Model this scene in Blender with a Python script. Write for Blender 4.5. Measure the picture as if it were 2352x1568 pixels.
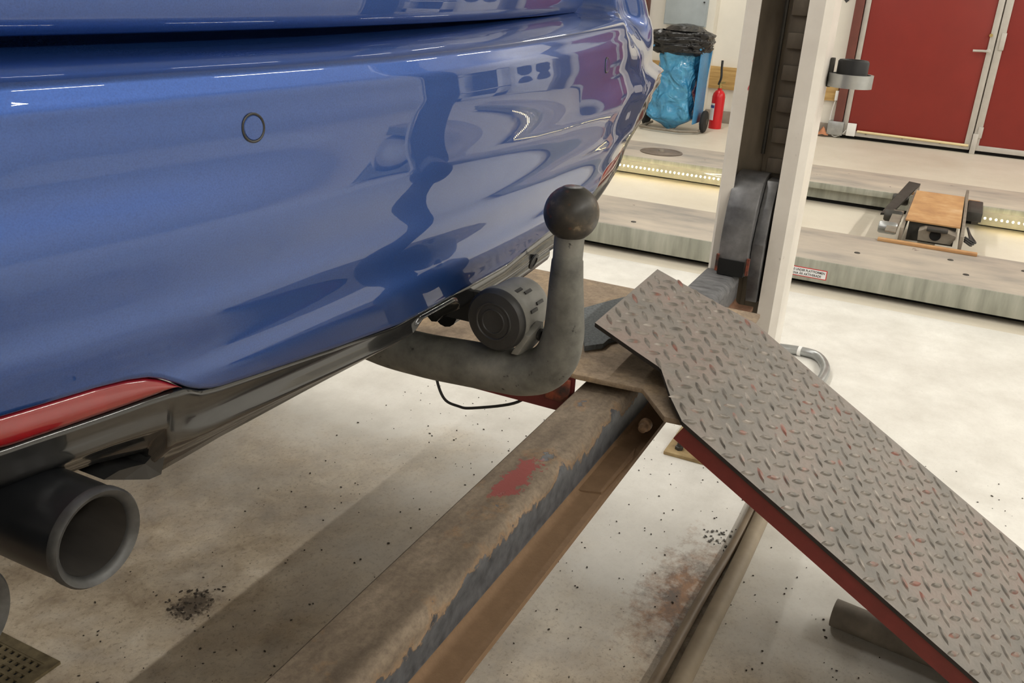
import bpy, bmesh, math, random
from mathutils import Vector, Matrix
random.seed(7)
for o in list(bpy.data.objects): bpy.data.objects.remove(o)
SC = bpy.context.scene
COL = SC.collection
PI = math.pi
CAMH = 1.42                      # camera height above the workshop floor (m)

# ------------------------------------------------------------------ camera
YAW, PIT, ROLL, FOC = math.radians(25.03), math.radians(22.037), math.radians(3.527), 2084.0
_f = Vector((math.cos(PIT)*math.cos(YAW), math.cos(PIT)*math.sin(YAW), -math.sin(PIT)))
_r = _f.cross(Vector((0, 0, 1))).normalized(); _u = _r.cross(_f)
CR = _r*math.cos(ROLL) + _u*math.sin(ROLL); CU = -_r*math.sin(ROLL) + _u*math.cos(ROLL)
cd = bpy.data.cameras.new('camera'); cam = bpy.data.objects.new('camera', cd); COL.objects.link(cam)
cd.sensor_fit = 'HORIZONTAL'; cd.sensor_width = 36; cd.lens = FOC/2352*36; cd.clip_start = .02; cd.clip_end = 100
mw = Matrix((CR, CU, -_f)).transposed().to_4x4(); mw.translation = (0, 0, CAMH); cam.matrix_world = mw
SC.camera = cam

# ------------------------------------------------------------------ world, exposure
w = bpy.data.worlds.new('world'); SC.world = w; w.use_nodes = True
w.node_tree.nodes['Background'].inputs[0].default_value = (.80, .86, 1, 1)
w.node_tree.nodes['Background'].inputs[1].default_value = .25
SC.view_settings.view_transform = 'Standard'; SC.view_settings.look = 'None'
SC.view_settings.exposure = 0.12; SC.view_settings.gamma = 1; SC.view_settings.use_curve_mapping = False
LAMP_W = 34                     # watts of each ceiling fluorescent fitting (the row behind the bay is doubled)

# ------------------------------------------------------------------ measuring helpers (survey of the place)
def ray(x, y): return CR*((x-1176)/FOC) - CU*((y-784)/FOC) + _f
def pZ(x, y, h): d = ray(x, y); return d*((h-CAMH)/d.z) + Vector((0, 0, CAMH))
def pX(x, y, X): d = ray(x, y); return d*(X/d.x) + Vector((0, 0, CAMH))
def pY(x, y, Y): d = ray(x, y); return d*(Y/d.y) + Vector((0, 0, CAMH))
def lerp(t, tab):
    if t <= tab[0][0]: return tab[0][1]
    for (a, va), (b, vb) in zip(tab, tab[1:]):
        if t <= b: return va + (vb-va)*(t-a)/(b-a)
    return tab[-1][1]
def sstep(a, b, t):
    t = max(0., min(1., (t-a)/(b-a))); return t*t*(3-2*t)
def slerp_tab(t, tab):
    if t <= tab[0][0]: return tab[0][1]
    for (a, va), (b, vb) in zip(tab, tab[1:]):
        if t <= b: return va + (vb-va)*sstep(a, b, t)
    return tab[-1][1]

# ------------------------------------------------------------------ materials
def srgb(r, g, b): return tuple(((c/255)/12.92 if c/255 <= .04045 else ((c/255+.055)/1.055)**2.4) for c in (r, g, b)) + (1,)
class NT:
    def __init__(s, name):
        m = bpy.data.materials.new(name); m.use_nodes = True; s.m = m; s.t = m.node_tree; s.n = s.t.nodes; s.b = s.n['Principled BSDF']
        s.co = s.n.new('ShaderNodeTexCoord').outputs['Object']
    def link(s, a, b): s.t.links.new(a, b)
    def set(s, **k):
        for kk, v in k.items(): s.b.inputs[kk.replace('_', ' ')].default_value = v
        return s
    def mapped(s, scale):
        mp = s.n.new('ShaderNodeMapping'); mp.inputs['Scale'].default_value = scale; s.link(s.co, mp.inputs[0]); return mp.outputs[0]
    def noise(s, scale, detail=4, rough=.6, vec=None, dist=0):
        n = s.n.new('ShaderNodeTexNoise'); n.inputs['Scale'].default_value = scale; n.inputs['Detail'].default_value = detail
        n.inputs['Roughness'].default_value = rough; n.inputs['Distortion'].default_value = dist
        s.link(vec or s.co, n.inputs['Vector']); return n.outputs['Fac']
    def ramp(s, fac, stops, interp='LINEAR'):
        r = s.n.new('ShaderNodeValToRGB'); r.color_ramp.interpolation = interp; e = r.color_ramp.elements
        while len(e) < len(stops): e.new(.5)
        for el, (p, c) in zip(e, stops): el.position = p; el.color = c if len(c) == 4 else c+(1,)
        s.link(fac, r.inputs[0]); return r.outputs[0]
    def mix(s, fac, a, b, mode='MIX'):
        m = s.n.new('ShaderNodeMix'); m.data_type = 'RGBA'; m.blend_type = mode
        for v, i in ((fac, 0), (a, 6), (b, 7)):
            if hasattr(v, 'links'): s.link(v, m.inputs[i])
            else: m.inputs[i].default_value = v
        return m.outputs[2]
    def math(s, op, a, b=0, c=0):
        m = s.n.new('ShaderNodeMath'); m.operation = op
        for i, v in enumerate((a, b, c)):
            if hasattr(v, 'links'): s.link(v, m.inputs[i])
            else: m.inputs[i].default_value = v
        return m.outputs[0]
    def sep(s):
        x = s.n.new('ShaderNodeSeparateXYZ'); s.link(s.co, x.inputs[0]); return x.outputs
    def blob(s, cx, cy, cz, sx, sy, sz):          # 1 in the middle of an ellipsoid, 0 outside
        mp = s.n.new('ShaderNodeMapping'); mp.vector_type = 'POINT'
        mp.inputs['Location'].default_value = (-cx/sx, -cy/sy, -cz/sz); mp.inputs['Scale'].default_value = (1/sx, 1/sy, 1/sz)
        s.link(s.co, mp.inputs[0]); l = s.n.new('ShaderNodeVectorMath'); l.operation = 'LENGTH'; s.link(mp.outputs[0], l.inputs[0])
        return s.math('SUBTRACT', 1, l.outputs['Value'])
    def color(s, c):
        if hasattr(c, 'links'): s.link(c, s.b.inputs['Base Color'])
        else: s.b.inputs['Base Color'].default_value = c
        return s
    def rough(s, c):
        if hasattr(c, 'links'): s.link(c, s.b.inputs['Roughness'])
        else: s.b.inputs['Roughness'].default_value = c
        return s
    def bump(s, fac, strength=.3, dist=.002):
        b = s.n.new('ShaderNodeBump'); b.inputs['Strength'].default_value = strength; b.inputs['Distance'].default_value = dist
        s.link(fac, b.inputs['Height']); s.link(b.outputs[0], s.b.inputs['Normal']); return s
M = {}
def simple(name, col, rough=.5, metal=0, var=.12, scale=30, bump=0, **k):
    t = NT(name); n = t.noise(scale, 5)
    lo = tuple(c*(1-var) for c in col[:3])+(1,); hi = tuple(min(1, c*(1+var)) for c in col[:3])+(1,)
    t.color(t.ramp(n, [(.3, lo), (.7, hi)])); t.set(Roughness=rough, Metallic=metal, **k)
    if bump: t.bump(n, bump)
    M[name] = t.m; return t
# car paint
t = NT('blue_paint'); n = t.noise(900, 2)
t.color(t.ramp(n, [(.3, (.011, .052, .225, 1)), (.7, (.018, .074, .295, 1))])).set(Metallic=.6, Roughness=.42, Coat_Weight=1.0, Coat_Roughness=.012, Coat_IOR=1.55); M['blue'] = t.m
simple('gloss_black', (.012, .012, .012), .18, 0, .1, 40, Coat_Weight=.6, Coat_Roughness=.05)
simple('black_plastic', (.018, .018, .018), .48, 0, .25, 60, .08)
simple('shut_gap', (.004, .004, .005), .8)
simple('under', (.02, .02, .021), .75, 0, .4, 12)
simple('glass_dark', (.02, .025, .03), .05)
simple('tyre', (.018, .018, .018), .8)
simple('alloy', (.5, .5, .52), .3, .9)
t = simple('reflector_red', srgb(126, 14, 20), .22, 0, .1, 60, Coat_Weight=1.0)
simple('exhaust_outer', (.010, .011, .013), .38, .0, .2, 50)
t = NT('exhaust_rim'); n = t.noise(70, 5)
t.color(t.ramp(n, [(.3, (.05, .05, .05, 1)), (.75, (.10, .10, .10, 1))])).set(Metallic=.6, Roughness=.5); M['exhaust_rim'] = t.m
t = NT('exhaust_soot'); n = t.noise(30, 4, vec=t.mapped((1, .1, 1)))
t.color(t.ramp(n, [(.3, (.012, .010, .008, 1)), (.8, (.05, .043, .036, 1))])).set(Roughness=.85); M['soot'] = t.m
# tow bar: worn black powder coat, dusty grey
t = NT('tow_steel'); n = t.noise(26, 6, .65); n2 = t.noise(70, 3, .7); 
c = t.ramp(n, [(.3, srgb(72, 71, 67)), (.55, srgb(104, 103, 97)), (.8, srgb(132, 130, 122))])
c = t.mix(t.ramp(n2, [(.66, (0, 0, 0)), (.72, (1, 1, 1))]), c, srgb(34, 32, 30)); 
t.color(c).set(Roughness=.62, Metallic=.1).bump(n, .15, .002); M['tow'] = t.m
t = NT('tow_ball'); n = t.noise(34, 5, .6); n2 = t.noise(85, 4, .6)
c = t.ramp(n, [(.3, srgb(28, 27, 26)), (.56, srgb(54, 51, 47)), (.64, srgb(70, 63, 54)), (.70, srgb(118, 106, 88))])
c = t.mix(t.ramp(t.noise(30, 3), [(.62, (0, 0, 0)), (.68, (1, 1, 1))]), c, srgb(110, 58, 40))
t.color(c).rough(t.ramp(n2, [(.35, (.3, .3, .3)), (.7, (.6, .6, .6))])).set(Metallic=.2).bump(n2, .12, .001); M['ball'] = t.m
simple('socket_grey', srgb(120, 119, 114), .55, 0, .15, 60, .05)
simple('socket_lid', srgb(42, 42, 42), .5, 0, .2, 60, .05)
# lift steel
t = NT('rust_beam'); X, Y, Z = t.sep(); n = t.noise(9, 8, .65); nf = t.noise(120, 6, .7); ns = t.noise(22, 5, .6, vec=t.mapped((.35, 1, 1)))
base = t.ramp(ns, [(.25, srgb(92, 80, 67)), (.5, srgb(119, 105, 89)), (.75, srgb(146, 131, 113))])
base = t.mix(t.ramp(nf, [(.25, (.45, .45, .45)), (.6, (1, 1, 1))]), srgb(58, 46, 37), base)
# flange: browner, gritty
fl = t.math('LESS_THAN', Z, CAMH-.868)
flc = t.ramp(t.noise(38, 8, .75), [(.25, srgb(54, 45, 38)), (.5, srgb(78, 65, 54)), (.70, srgb(98, 80, 65)), (.85, srgb(112, 84, 60))])
base = t.mix(fl, base, flc)
# bare side face where the dirt has flaked away, ragged border
edge = t.math('ADD', t.math('SUBTRACT', CAMH-.808, Z), t.math('MULTIPLY', t.math('SUBTRACT', n, .53), .16))
edge = t.math('MULTIPLY', edge, t.math('GREATER_THAN', Z, CAMH-.874))
em = t.ramp(edge, [(.0, (0, 0, 0)), (.002, (1, 1, 1))])
eo = t.ramp(t.math('ADD', edge, .010), [(.0, (0, 0, 0)), (.012, (1, 1, 1))])
base = t.mix(t.math('MULTIPLY', eo, .5), base, srgb(142, 108, 72))
base = t.mix(em, base, t.ramp(t.noise(40, 5), [(.3, srgb(44, 47, 52)), (.7, srgb(84, 86, 90))]))
red = t.math('ADD', t.blob(1.225, .548, CAMH-.791, .085, .030, .05), t.math('MULTIPLY', t.math('SUBTRACT', t.noise(36, 6, .7), .5), 3.0))
base = t.mix(t.ramp(red, [(.22, (0, 0, 0)), (.26, (1, 1, 1))]), base, srgb(134, 66, 62))
# the stretch beyond the runway is cleaner bare black steel
far = t.ramp(t.math('ADD', t.math('SUBTRACT', X, 2.25), t.math('MULTIPLY', t.math('SUBTRACT', n, .5), .2)), [(.0, (0, 0, 0)), (.08, (1, 1, 1))])
bk = t.ramp(t.noise(40, 6, .7, vec=t.mapped((1, .3, 1))), [(.3, srgb(70, 70, 72)), (.6, srgb(112, 112, 114)), (.85, srgb(150, 146, 142))])
bk = t.mix(fl, bk, t.ramp(t.noise(16, 6, .7), [(.3, srgb(84, 58, 44)), (.55, srgb(126, 92, 70)), (.7, srgb(110, 96, 86)), (.82, srgb(168, 84, 64))]))
base = t.mix(far, base, bk)
t.color(base).rough(t.ramp(em, [(0, (.8, .8, .8)), (1, (.45, .45, .45))])).bump(t.math('ADD', nf, t.math('MULTIPLY', em, -1.2)), .5, .0015); M['beam'] = t.m
t = NT('runway_plate'); n = t.noise(6, 8, .65); nf = t.noise(90, 5, .7)
c = t.ramp(n, [(.3, srgb(112, 96, 80)), (.5, srgb(150, 132, 112)), (.66, srgb(176, 152, 122)), (.8, srgb(186, 150, 108))])
c = t.mix(t.ramp(nf, [(.3, (.5, .5, .5)), (.6, (1, 1, 1))]), srgb(86, 72, 58), c)
t.color(c).set(Roughness=.85).bump(nf, .6, .002); M['runway'] = t.m
simple('red_paint', srgb(104, 36, 34), .5, 0, .15, 25, .05)
t = NT('tread_steel'); n = t.noise(5, 7, .6); nf = t.noise(120, 4, .6)
c = t.ramp(n, [(.3, srgb(112, 110, 106)), (.5, srgb(132, 126, 120)), (.66, srgb(142, 128, 121)), (.82, srgb(152, 126, 119))])
c = t.mix(t.ramp(nf, [(.3, (.75, .75, .75)), (.6, (1, 1, 1))]), srgb(92, 84, 78), c)
t.color(c).set(Roughness=.58, Metallic=.25).bump(nf, .25, .001); M['tread'] = t.m
t = NT('tread_lug'); n = t.noise(15, 3, .6); n3 = t.noise(40, 2, .5)
c = t.ramp(n3, [(.3, srgb(92, 88, 83)), (.5, srgb(118, 112, 105)), (.8, srgb(160, 152, 144))])
c = t.mix(t.ramp(n, [(.58, (0, 0, 0)), (.68, (.6, .6, .6))]), c, srgb(150, 84, 70))
t.color(c).set(Roughness=.45, Metallic=.4); M['lug'] = t.m
t = NT('bracket'); n = t.noise(30, 5, .6)
t.color(t.ramp(n, [(.35, srgb(48, 44, 42)), (.5, srgb(96, 52, 40)), (.65, srgb(150, 74, 50))])).set(Roughness=.7); M['bracket'] = t.m
simple('plate_edge', srgb(40, 36, 34), .75, .2, .3, 40)
simple('bolt', srgb(112, 88, 66), .7, .2, .35, 120, .3)
simple('mat_rubber', srgb(96, 100, 102), .95, 0, .35, 160, .6)
# post
t = NT('post_paint'); n = t.noise(5, 5, .6); n2 = t.noise(34, 3, .6)
c = t.ramp(n, [(.3, srgb(214, 208, 200)), (.7, srgb(232, 227, 219))])
c = t.mix(t.ramp(n2, [(.71, (0, 0, 0)), (.76, (.55, .55, .55))]), c, srgb(140, 132, 126))
c = t.mix(t.ramp(t.math('ADD', t.blob(2.65, .545, 1.20, .05, .022, .11), t.math('MULTIPLY', t.math('SUBTRACT', t.noise(22, 3), .5), 1.6)), [(.52, (0, 0, 0)), (.56, (1, 1, 1))]), c, srgb(206, 44, 62))
t.color(c).set(Roughness=.38); M['post'] = t.m
t = NT('post_grease'); n = t.noise(7, 6, .6, vec=t.mapped((1, 1, .3)))
t.color(t.ramp(n, [(.3, srgb(92, 84, 74)), (.7, srgb(150, 139, 124))])).set(Roughness=.62, Metallic=.2); M['grease'] = t.m
t = NT('carriage_steel'); n = t.noise(9, 6, .6)
t.color(t.ramp(n, [(.3, srgb(78, 78, 80)), (.55, srgb(122, 122, 124)), (.8, srgb(160, 160, 162))])).set(Roughness=.42, Metallic=.45).bump(n, .1, .004); M['carriage'] = t.m
simple('galv', srgb(170, 172, 172), .35, .7, .15, 18)
simple('black_rubber', (.004, .004, .005), .6)
simple('cable_black', (.02, .02, .02), .5)
# surroundings
t = NT('floor_concrete'); X, Y, Z = t.sep()
n1 = t.noise(1.1, 7, .62, dist=.4); n2 = t.noise(5, 8, .68); n3 = t.noise(60, 6, .75); n4 = t.noise(190, 3, .6); n5 = t.noise(24, 5, .75, vec=t.mapped((1, 1, 1)), dist=.6)
clean = t.ramp(n2, [(.3, srgb(214, 211, 204)), (.7, srgb(236, 234, 228))])
warm = t.ramp(n1, [(.3, srgb(208, 199, 182)), (.7, srgb(224, 217, 202))])
n6 = t.noise(13, 8, .72, dist=.5)
dirty = t.ramp(t.math('ADD', t.math('MULTIPLY', n2, .55), t.math('MULTIPLY', n6, .45)), [(.32, srgb(128, 112, 94)), (.45, srgb(170, 154, 132)), (.56, srgb(198, 184, 162)), (.70, srgb(222, 211, 194))])
far = t.ramp(X, [(.0, (0, 0, 0)), (1, (1, 1, 1))])
# grime gathers under the bay: along the beam line and below the tail of the car
mk = t.math('MULTIPLY', t.math('SUBTRACT', 2.25, X), .75)
mk = t.math('SUBTRACT', mk, t.math('MULTIPLY', t.math('MAXIMUM', t.math('SUBTRACT', .1, Y), 0), .5))
mk = t.math('ADD', mk, t.math('MULTIPLY', t.math('SUBTRACT', n1, .5), 2.2))
mk = t.math('ADD', mk, t.math('MULTIPLY', t.math('SUBTRACT', n2, .5), .8))
mk = t.ramp(mk, [(.0, (0, 0, 0)), (.7, (1, 1, 1))])
bay = t.math('GREATER_THAN', X, 4.6)
c = t.mix(bay, clean, warm)
c = t.mix(mk, c, dirty)
rst = t.math('ADD', t.math('MULTIPLY', t.blob(1.90, .385, 0, .34, .13, 9), 1.2), t.math('MULTIPLY', t.math('SUBTRACT', t.noise(22, 8, .75), .5), 3.0))
c = t.mix(t.math('MULTIPLY', t.ramp(rst, [(.15, (0, 0, 0)), (1.0, (1, 1, 1))]), .85), c, t.ramp(n6, [(.4, srgb(78, 50, 30)), (.6, srgb(158, 104, 52))]))
oil = t.math('ADD', t.blob(1.266, 1.38, 0, .09, .07, 9), t.math('MULTIPLY', t.math('SUBTRACT', n3, .5), 2.2))
c = t.mix(t.ramp(oil, [(.3, (0, 0, 0)), (.6, (.8, .8, .8))]), c, srgb(60, 50, 42))
c = t.mix(t.ramp(n5, [(.70, (0, 0, 0)), (.76, (.5, .5, .5))]), c, srgb(120, 112, 104))
c = t.mix(t.math('MULTIPLY', t.ramp(t.noise(85, 6, .8), [(.52, (0, 0, 0)), (.68, (.85, .85, .85))]), t.math('ADD', t.math('MULTIPLY', mk, .8), .12)), c, srgb(118, 102, 86))
c = t.mix(t.ramp(n4, [(.68, (0, 0, 0)), (.78, (.6, .6, .6))]), c, srgb(96, 86, 76))
t.color(c).rough(t.ramp(n2, [(.3, (.42, .42, .42)), (.7, (.62, .62, .62))])).bump(n3, .12, .002); M['floor'] = t.m
simple('wall_white', srgb(232, 228, 218), .7, 0, .04, 3)
simple('wall_plain', srgb(222, 220, 214), .8, 0, .05, 2)
simple('ceiling', srgb(206, 206, 202), .85, 0, .03, 2)
simple('plinth', srgb(150, 140, 128), .8, 0, .15, 8, .1)
t = NT('pine'); n = t.noise(5, 6, .6, vec=t.mapped((1, .6, 9))); kn = t.noise(5, 1, .2)
c = t.ramp(n, [(.3, srgb(168, 132, 76)), (.7, srgb(206, 172, 112))]); c = t.mix(t.ramp(kn, [(.68, (0, 0, 0)), (.72, (1, 1, 1))]), c, srgb(110, 72, 34))
t.color(c).set(Roughness=.6); M['pine'] = t.m
simple('door_red', srgb(136, 40, 33), .42, 0, .06, 4)
simple('door_metal', srgb(196, 192, 186), .45, .3, .08, 10)
simple('brown_steel', srgb(112, 62, 54), .5, 0, .1, 8)
t = NT('platform_side'); n = t.noise(6, 6, .6, vec=t.mapped((1, 3, .4))); 
t.color(t.ramp(n, [(.3, srgb(138, 140, 128)), (.7, srgb(180, 180, 168))])).set(Roughness=.6, Metallic=.1); M['platform_side'] = t.m
t = NT('platform_top'); n = t.noise(2.6, 7, .6, vec=t.mapped((2, .7, 1))); n2 = t.noise(9, 4, .6)
c = t.ramp(n, [(.28, srgb(136, 132, 128)), (.5, srgb(176, 166, 154)), (.75, srgb(198, 186, 170))])
c = t.mix(t.ramp(n2, [(.70, (0, 0, 0)), (.73, (.85, .85, .85))]), c, srgb(108, 92, 88))
t.color(c).set(Roughness=.55); M['platform_top'] = t.m
simple('platform_brown', srgb(108, 96, 86), .5, .2, .25, 12)
simple('dark_void', (.006, .006, .006), .9)  # near-black that puts the shade of gaps and recesses into the colour
t = NT('rust_orange'); n = t.noise(7, 6, .6)
t.color(t.ramp(n, [(.3, srgb(164, 120, 80)), (.55, srgb(190, 146, 98)), (.8, srgb(206, 172, 132))])).set(Roughness=.7); M['rust_orange'] = t.m
simple('steel_grey', srgb(140, 132, 120), .55, .3, .2, 14)
simple('steel_dark', srgb(64, 62, 58), .55, .3, .3, 14)
simple('bag_blue', srgb(62, 148, 196), .28, 0, .1, 6, .15, Coat_Weight=.4)
_t = NT('bag_blue_film'); _n = _t.noise(9, 4, .6, dist=1.2)
_t.color(_t.ramp(_n, [(.3, srgb(54, 136, 186)), (.7, srgb(84, 166, 208))])).set(Roughness=.25, Coat_Weight=.5).bump(_t.noise(6, 2, .4, dist=1.5), 1.0, .07); M['bag_blue'] = _t.m
_t = NT('bag_black_film'); _t.set(Base_Color=(.014, .014, .015, 1), Roughness=.3).bump(_t.noise(6, 2, .4, dist=1.5), .9, .05); M['bag_black_'] = _t.m
M['bag_black'] = M['bag_black_']
simple('frame_blue', srgb(70, 140, 190), .4)
simple('ext_red', srgb(206, 28, 36), .3, 0, .05, 8)
simple('paper_white', srgb(235, 236, 238), .6, 0, .02, 8)
simple('paper_blue', srgb(60, 84, 150), .6)
simple('brass', srgb(190, 168, 110), .35, .8)
simple('panel_grey', srgb(176, 186, 192), .5, .1, .08, 6)
simple('plastic_white', srgb(238, 238, 236), .4, 0, .02)
simple('tube_cream', srgb(232, 214, 168), .4, 0, .04)
simple('leaf', srgb(190, 128, 92), .7)
simple('sticker', srgb(60, 60, 60), .5)
simple('letter_black', (.02, .02, .02), .6)
simple('sign_red', srgb(200, 40, 44), .5)
t = NT('conduit_pvc'); X, Y, Z = t.sep(); n = t.noise(8, 5, .6)
c = t.mix(t.ramp(t.math('ADD', t.math('SUBTRACT', X, 2.12), t.math('MULTIPLY', t.math('SUBTRACT', n, .5), .1)), [(0, (0, 0, 0)), (.06, (1, 1, 1))]), t.ramp(n, [(.3, srgb(120, 104, 88)), (.7, srgb(150, 134, 114))]), t.ramp(n, [(.3, srgb(140, 148, 162)), (.7, srgb(164, 170, 182))]))
t.color(c).set(Roughness=.5); M['conduit'] = t.m
simple('conduit_dusty', srgb(160, 146, 126), .6, 0, .15, 12)
t = NT('grate_iron'); n = t.noise(40, 5, .6)
t.color(t.ramp(n, [(.3, srgb(76, 66, 46)), (.7, srgb(112, 100, 74))])).set(Roughness=.75, Metallic=.2).bump(n, .3); M['grate'] = t.m
t = NT('rust_plate'); n = t.noise(14, 6, .6)
t.color(t.ramp(n, [(.3, srgb(130, 108, 74)), (.55, srgb(170, 146, 104)), (.8, srgb(200, 178, 134))])).set(Roughness=.75); M['rust_plate'] = t.m
t = NT('tube_glass'); t.set(Base_Color=(.86, .84, .78, 1), Transmission_Weight=.85, Roughness=.06, IOR=1.3); M['tube_glass'] = t.m
def emit(name, col, s):
    t = NT(name); t.set(Base_Color=(1, 1, 1, 1), Emission_Color=col, Emission_Strength=s); M[name] = t.m
emit('led', (1, .82, .42, 1), 22)
emit('led_white', (1, .95, .85, 1), 60)
emit('lamp_tube', (1, .96, .88, 1), 9)
simple('tube_dusty', srgb(122, 114, 104), .7, .1, .25, 20, .1)
simple('chips', srgb(60, 52, 44), .8)
simple('shavings', srgb(110, 108, 104), .4, .6)

# ------------------------------------------------------------------ mesh helpers
def mesh(name, vs, fs, mat, parent=None, smooth=False, loc=None):
    me = bpy.data.meshes.new(name); me.from_pydata([tuple(v) for v in vs], [], fs)
    bm = bmesh.new(); bm.from_mesh(me); bmesh.ops.remove_doubles(bm, verts=bm.verts, dist=1e-6); bmesh.ops.recalc_face_normals(bm, faces=bm.faces); bm.to_mesh(me); bm.free()
    return finish(name, me, mat, parent, smooth)
def finish(name, me, mat, parent=None, smooth=False):
    for mm in (mat if isinstance(mat, (list, tuple)) else [mat]): me.materials.append(M[mm])
    if smooth:
        me.polygons.foreach_set('use_smooth', [True]*len(me.polygons))
        if smooth != 'all': me.set_sharp_from_angle(angle=math.radians(38))
    o = bpy.data.objects.new(name, me); COL.objects.link(o)
    if parent is not None:
        o.parent = parent
        base = Vector((0, 0, 0)); p = parent
        while p is not None: base += p.location; p = p.parent
        o.location = -base
    return o
def thing(name, label, cat, loc, group=None):
    o = bpy.data.objects.new(name, None); COL.objects.link(o); o.location = loc; o.empty_display_size = .1
    o['label'] = label; o['category'] = cat
    if group: o['group'] = group
    return o
def tag(o, label, cat, group=None):
    """top-level single mesh: origin moved to its own centre-bottom"""
    me = o.data; xs = [v.co for v in me.vertices]
    c = Vector(((min(v.x for v in xs)+max(v.x for v in xs))/2, (min(v.y for v in xs)+max(v.y for v in xs))/2, min(v.z for v in xs)))
    me.transform(Matrix.Translation(-c)); o.location = o.location + c
    o['label'] = label; o['category'] = cat
    if group: o['group'] = group
    return o
def struct(o): o['kind'] = 'structure'; return o
def bx_data(x, y, z, bev=0, seg=2):
    bm = bmesh.new(); bmesh.ops.create_cube(bm, size=1)
    for v in bm.verts: v.co = ((x[0]+x[1])/2+v.co.x*(x[1]-x[0]), (y[0]+y[1])/2+v.co.y*(y[1]-y[0]), (z[0]+z[1])/2+v.co.z*(z[1]-z[0]))
    if bev: bmesh.ops.bevel(bm, geom=list(bm.edges), offset=bev, segments=seg, affect='EDGES', profile=.5)
    me = bpy.data.meshes.new('m'); bm.to_mesh(me); bm.free(); return me
def box(name, x, y, z, mat, parent=None, bev=0):
    me = bx_data(tuple(sorted(x)), tuple(sorted(y)), tuple(sorted(z)), bev); me.name = name
    return finish(name, me, mat, parent, bool(bev))
def join_boxes(name, boxes, mat, parent=None, bev=0):
    bm = bmesh.new()
    for b in boxes:
        me = bx_data(b[0], b[1], b[2], bev, 1); bm.from_mesh(me); bpy.data.meshes.remove(me)
    me = bpy.data.meshes.new(name); bm.to_mesh(me); bm.free(); return finish(name, me, mat, parent, bool(bev))
def tube(name, pts, rad, mat, parent=None, seg=14, caps=True, sx=1., up=None, data=False):
    pts = [Vector(p) for p in pts]; n = len(pts); rad = rad if isinstance(rad, (list, tuple)) else [rad]*n
    vs, fs = [], []; prev = Vector(up) if up else None
    for i, p in enumerate(pts):
        tg = (pts[min(i+1, n-1)]-pts[max(i-1, 0)]).normalized()
        if prev is None: prev = Vector((0, 0, 1)) if abs(tg.z) < .9 else Vector((1, 0, 0))
        a = (prev - tg*prev.dot(tg)).normalized(); b = tg.cross(a); prev = a
        r = rad[i]; ra, rb = (r if isinstance(r, tuple) else (r, r*sx))
        for k in range(seg):
            an = 2*PI*k/seg; vs.append(p + a*(math.cos(an)*ra) + b*(math.sin(an)*rb))
    for i in range(n-1):
        for k in range(seg): fs.append((i*seg+k, i*seg+(k+1) % seg, (i+1)*seg+(k+1) % seg, (i+1)*seg+k))
    if caps: fs.append(tuple(range(seg))[::-1]); fs.append(tuple((n-1)*seg+k for k in range(seg)))
    if data: return vs, fs
    return mesh(name, vs, fs, mat, parent, True)
def spline(pts, n=8):
    pts = [Vector(p) for p in pts]; q = [pts[0]*2-pts[1]] + pts + [pts[-1]*2-pts[-2]]; out = []
    for i in range(1, len(q)-2):
        for k in range(n):
            t = k/n; a, b, c, d = q[i-1], q[i], q[i+1], q[i+2]
            out.append(.5*((2*b)+(-a+c)*t+(2*a-5*b+4*c-d)*t*t+(-a+3*b-3*c+d)*t**3))
    out.append(pts[-1]); return out
def lathe(name, prof, org, axis, mat, parent=None, seg=32, closed=False, data=False, cap0=True):
    """prof: (radius, distance along axis)"""
    ax = Vector(axis).normalized(); a = Vector((0, 0, 1)) if abs(ax.z) < .9 else Vector((1, 0, 0)); a = (a-ax*a.dot(ax)).normalized(); b = ax.cross(a); org = Vector(org)
    vs, fs = [], []
    for r, h in prof:
        for k in range(seg): an = 2*PI*k/seg; vs.append(org+ax*h+(a*math.cos(an)+b*math.sin(an))*max(r, 1e-5))
    n = len(prof)
    for i in range(n-1 if not closed else n):
        j = (i+1) % n
        for k in range(seg): fs.append((i*seg+k, i*seg+(k+1) % seg, j*seg+(k+1) % seg, j*seg+k))
    if not closed:
        if cap0: fs.append(tuple(range(seg))[::-1])
        fs.append(tuple((n-1)*seg+k for k in range(seg)))
    if data: return vs, fs
    return mesh(name, vs, fs, mat, parent, True)
def prism(name, poly, dvec, mat, parent=None, smooth=False, bev=0):
    poly = [Vector(p) for p in poly]; n = len(poly); d = Vector(dvec); vs = poly+[p+d for p in poly]
    fs = [tuple(range(n))[::-1], tuple(range(n, 2*n))] + [(i, (i+1) % n, n+(i+1) % n, n+i) for i in range(n)]
    bm = bmesh.new(); bv = [bm.verts.new(v) for v in vs]
    for f in fs: bm.faces.new([bv[i] for i in f])
    bmesh.ops.recalc_face_normals(bm, faces=bm.faces)
    if bev: bmesh.ops.bevel(bm, geom=list(bm.edges), offset=bev, segments=2, affect='EDGES', profile=.5)
    bmesh.ops.triangulate(bm, faces=[f for f in bm.faces if len(f.verts) > 4])
    me = bpy.data.meshes.new(name); bm.to_mesh(me); bm.free(); return finish(name, me, mat, parent, smooth or bool(bev))
def grid(name, rows, mat, parent=None, smooth=True, closed=False):
    nu = len(rows[0]); vs = [p for r in rows for p in r]; fs = []
    for i in range(len(rows)-1):
        for j in range(nu-1 if not closed else nu): fs.append((i*nu+j, i*nu+(j+1) % nu, (i+1)*nu+(j+1) % nu, (i+1)*nu+j))
    return mesh(name, vs, fs, mat, parent, smooth)
def copy_tree(o, parent=None):
    c = o.copy(); COL.objects.link(c); c.parent = parent
    for ch in list(o.children): copy_tree(ch, c)
    return c

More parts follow.
